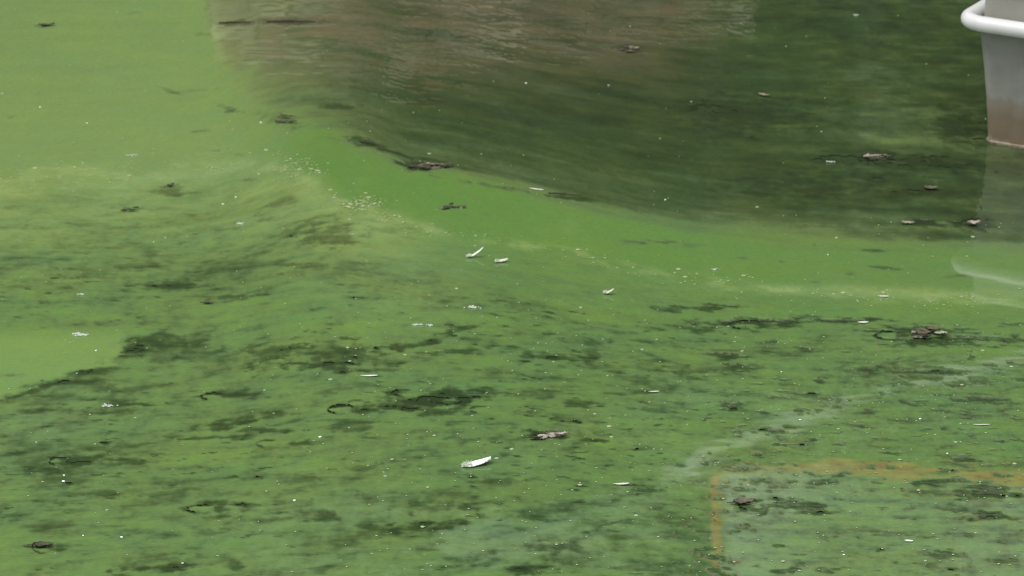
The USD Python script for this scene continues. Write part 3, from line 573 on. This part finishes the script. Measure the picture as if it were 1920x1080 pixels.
twig(1836, 263, 26, math.radians(5), 'short pale-ended twig touching the boat at its waterline', .003)
twig(440, 45, 60, math.radians(6), 'dark twig floating at the top beside the brown reflection', .004)
twig(545, 43, 90, math.radians(0), 'long dark twig in the brown reflection at the top', .004)

def foam(px, py, wpx, dpx, n, label, rmax=.006):
    x, y = ground(px, py); g = np.random.default_rng(int(px + 2 * py)); a = mpp(py) * wpx / 2
    b = a * dpx
    tv, tf, o = [], [], 0
    base = trimesh.creation.icosphere(1)
    for _ in range(n):
        r = rmax * g.uniform(.25, .8); q = g.normal(size=2) * .45
        v = base.vertices * [r, r, r * .7] + [q[0] * a, q[1] * b, .001]
        tv.append(v); tf.append(base.faces + o); o += len(v)
    t = thing('foam_patch', label, 'foam', (x, y, ZF)); part('bubbles', (np.vstack(tv), np.vstack(tf)), 'foam', t, 60)
foam(152, 630, 36, .55, 40, 'white foam fleck on the upper rim of the smooth green lobe', .0065)
foam(246, 294, 36, .5, 26, 'faint wisp of foam on the smooth green at upper left', .0045)
foam(886, 579, 24, .6, 26, 'small pale foam patch in the calm middle water')
foam(451, 422, 12, .9, 14, 'round grey-white foam spot among the streaks at left')
foam(151, 555, 14, .4, 10, 'tiny pale foam streak near the left edge')
foam(782, 612, 18, .5, 12, 'pale foam dots left of centre, first of two')
foam(806, 613, 16, .4, 10, 'pale foam dots left of centre, second and thinner')
foam(1558, 306, 14, .6, 10, 'small white foam spot in the dark water left of the brown leaves')
foam(1605, 31, 12, .5, 8, 'white foam speck at the top left of the boat')
foam(200, 764, 26, .5, 22, 'pale foam beside the paired dark openings at lower left')
foam(1340, 508, 16, .6, 12, 'pale foam dot at the start of the yellow scum line')

# ------------------------------------------------------------------ specks nobody could count
def specks(name, label, mat, pts, r0, r1, zs=.5):
    base = trimesh.creation.icosphere(1); g = np.random.default_rng(len(pts)); tv, tf, o = [], [], 0
    for px, py in pts:
        x, y = ground(px, py); r = g.uniform(r0, r1) * (1 + (g.random() < .08))
        v = base.vertices * [r * g.uniform(.9, 1.7), r * g.uniform(.9, 1.5), r * zs]; a = g.uniform(0, 3.1); c, s = math.cos(a), math.sin(a)
        v = np.column_stack([v[:, 0] * c - v[:, 1] * s + x, v[:, 0] * s + v[:, 1] * c + y, v[:, 2] + ZF]); tv.append(v); tf.append(base.faces + o); o += len(v)
    tag(part(name, (np.vstack(tv), np.vstack(tf)), mat, None, 60), label, 'specks', None, 'stuff')
g = np.random.default_rng(5); pts = []
for _ in range(900):
    u = g.random()
    x = g.uniform(0, 560) if u < .4 else (g.uniform(520, 760) if u < .62 else g.uniform(700, 1920))
    y = curve(YS, x) + g.normal(6, 14 if x < 600 else 9)
    if pn(np.array([x / 60.]), np.array([y / 14.]), 3)[0] + g.normal(0, .25) > -.05: pts.append((x, y))
for _ in range(110): pts.append((g.normal(680, 24), g.normal(384, 9)))
for _ in range(90): pts.append((g.normal(560, 20), g.normal(318, 12)))
specks('yellow_specks', 'yellowish seed specks strewn along the edge of the bright band', 'seed_yellow', pts, .0016, .0040, .3)
pts = [(g.uniform(-40, 1960), g.uniform(-10, 1090)) for _ in range(650)]
pts += [(g.uniform(640, 1920), g.uniform(560, 1080)) for _ in range(500)]
pts = [p for p in pts if p[1] > curve(YB, p[0]) - 60 or g.random() < .3]
specks('pale_specks', 'tiny pale specks scattered over the whole water surface', 'speck_pale', pts, .0012, .0030)
wp = [(155, 308), (68, 770 + 62), (119, 905), (80, 906), (228, 1010), (552, 941), (156, 1007), (489, 232), (1848, 225), (1247, 377), (1540, 249), (600, 822), (545, 300), (310, 448), (288, 456), (442, 372), (418, 385), (1776, 853), (1582, 1043), (163, 233), (75, 203), (986, 158), (1141, 162), (1552, 480), (1465, 700), (180, 660), (120, 894), (1725, 788), (1500, 790)]
specks('white_specks', 'sparse bright white specks dotted over the green film', 'feather_white', wp, .0020, .0042)
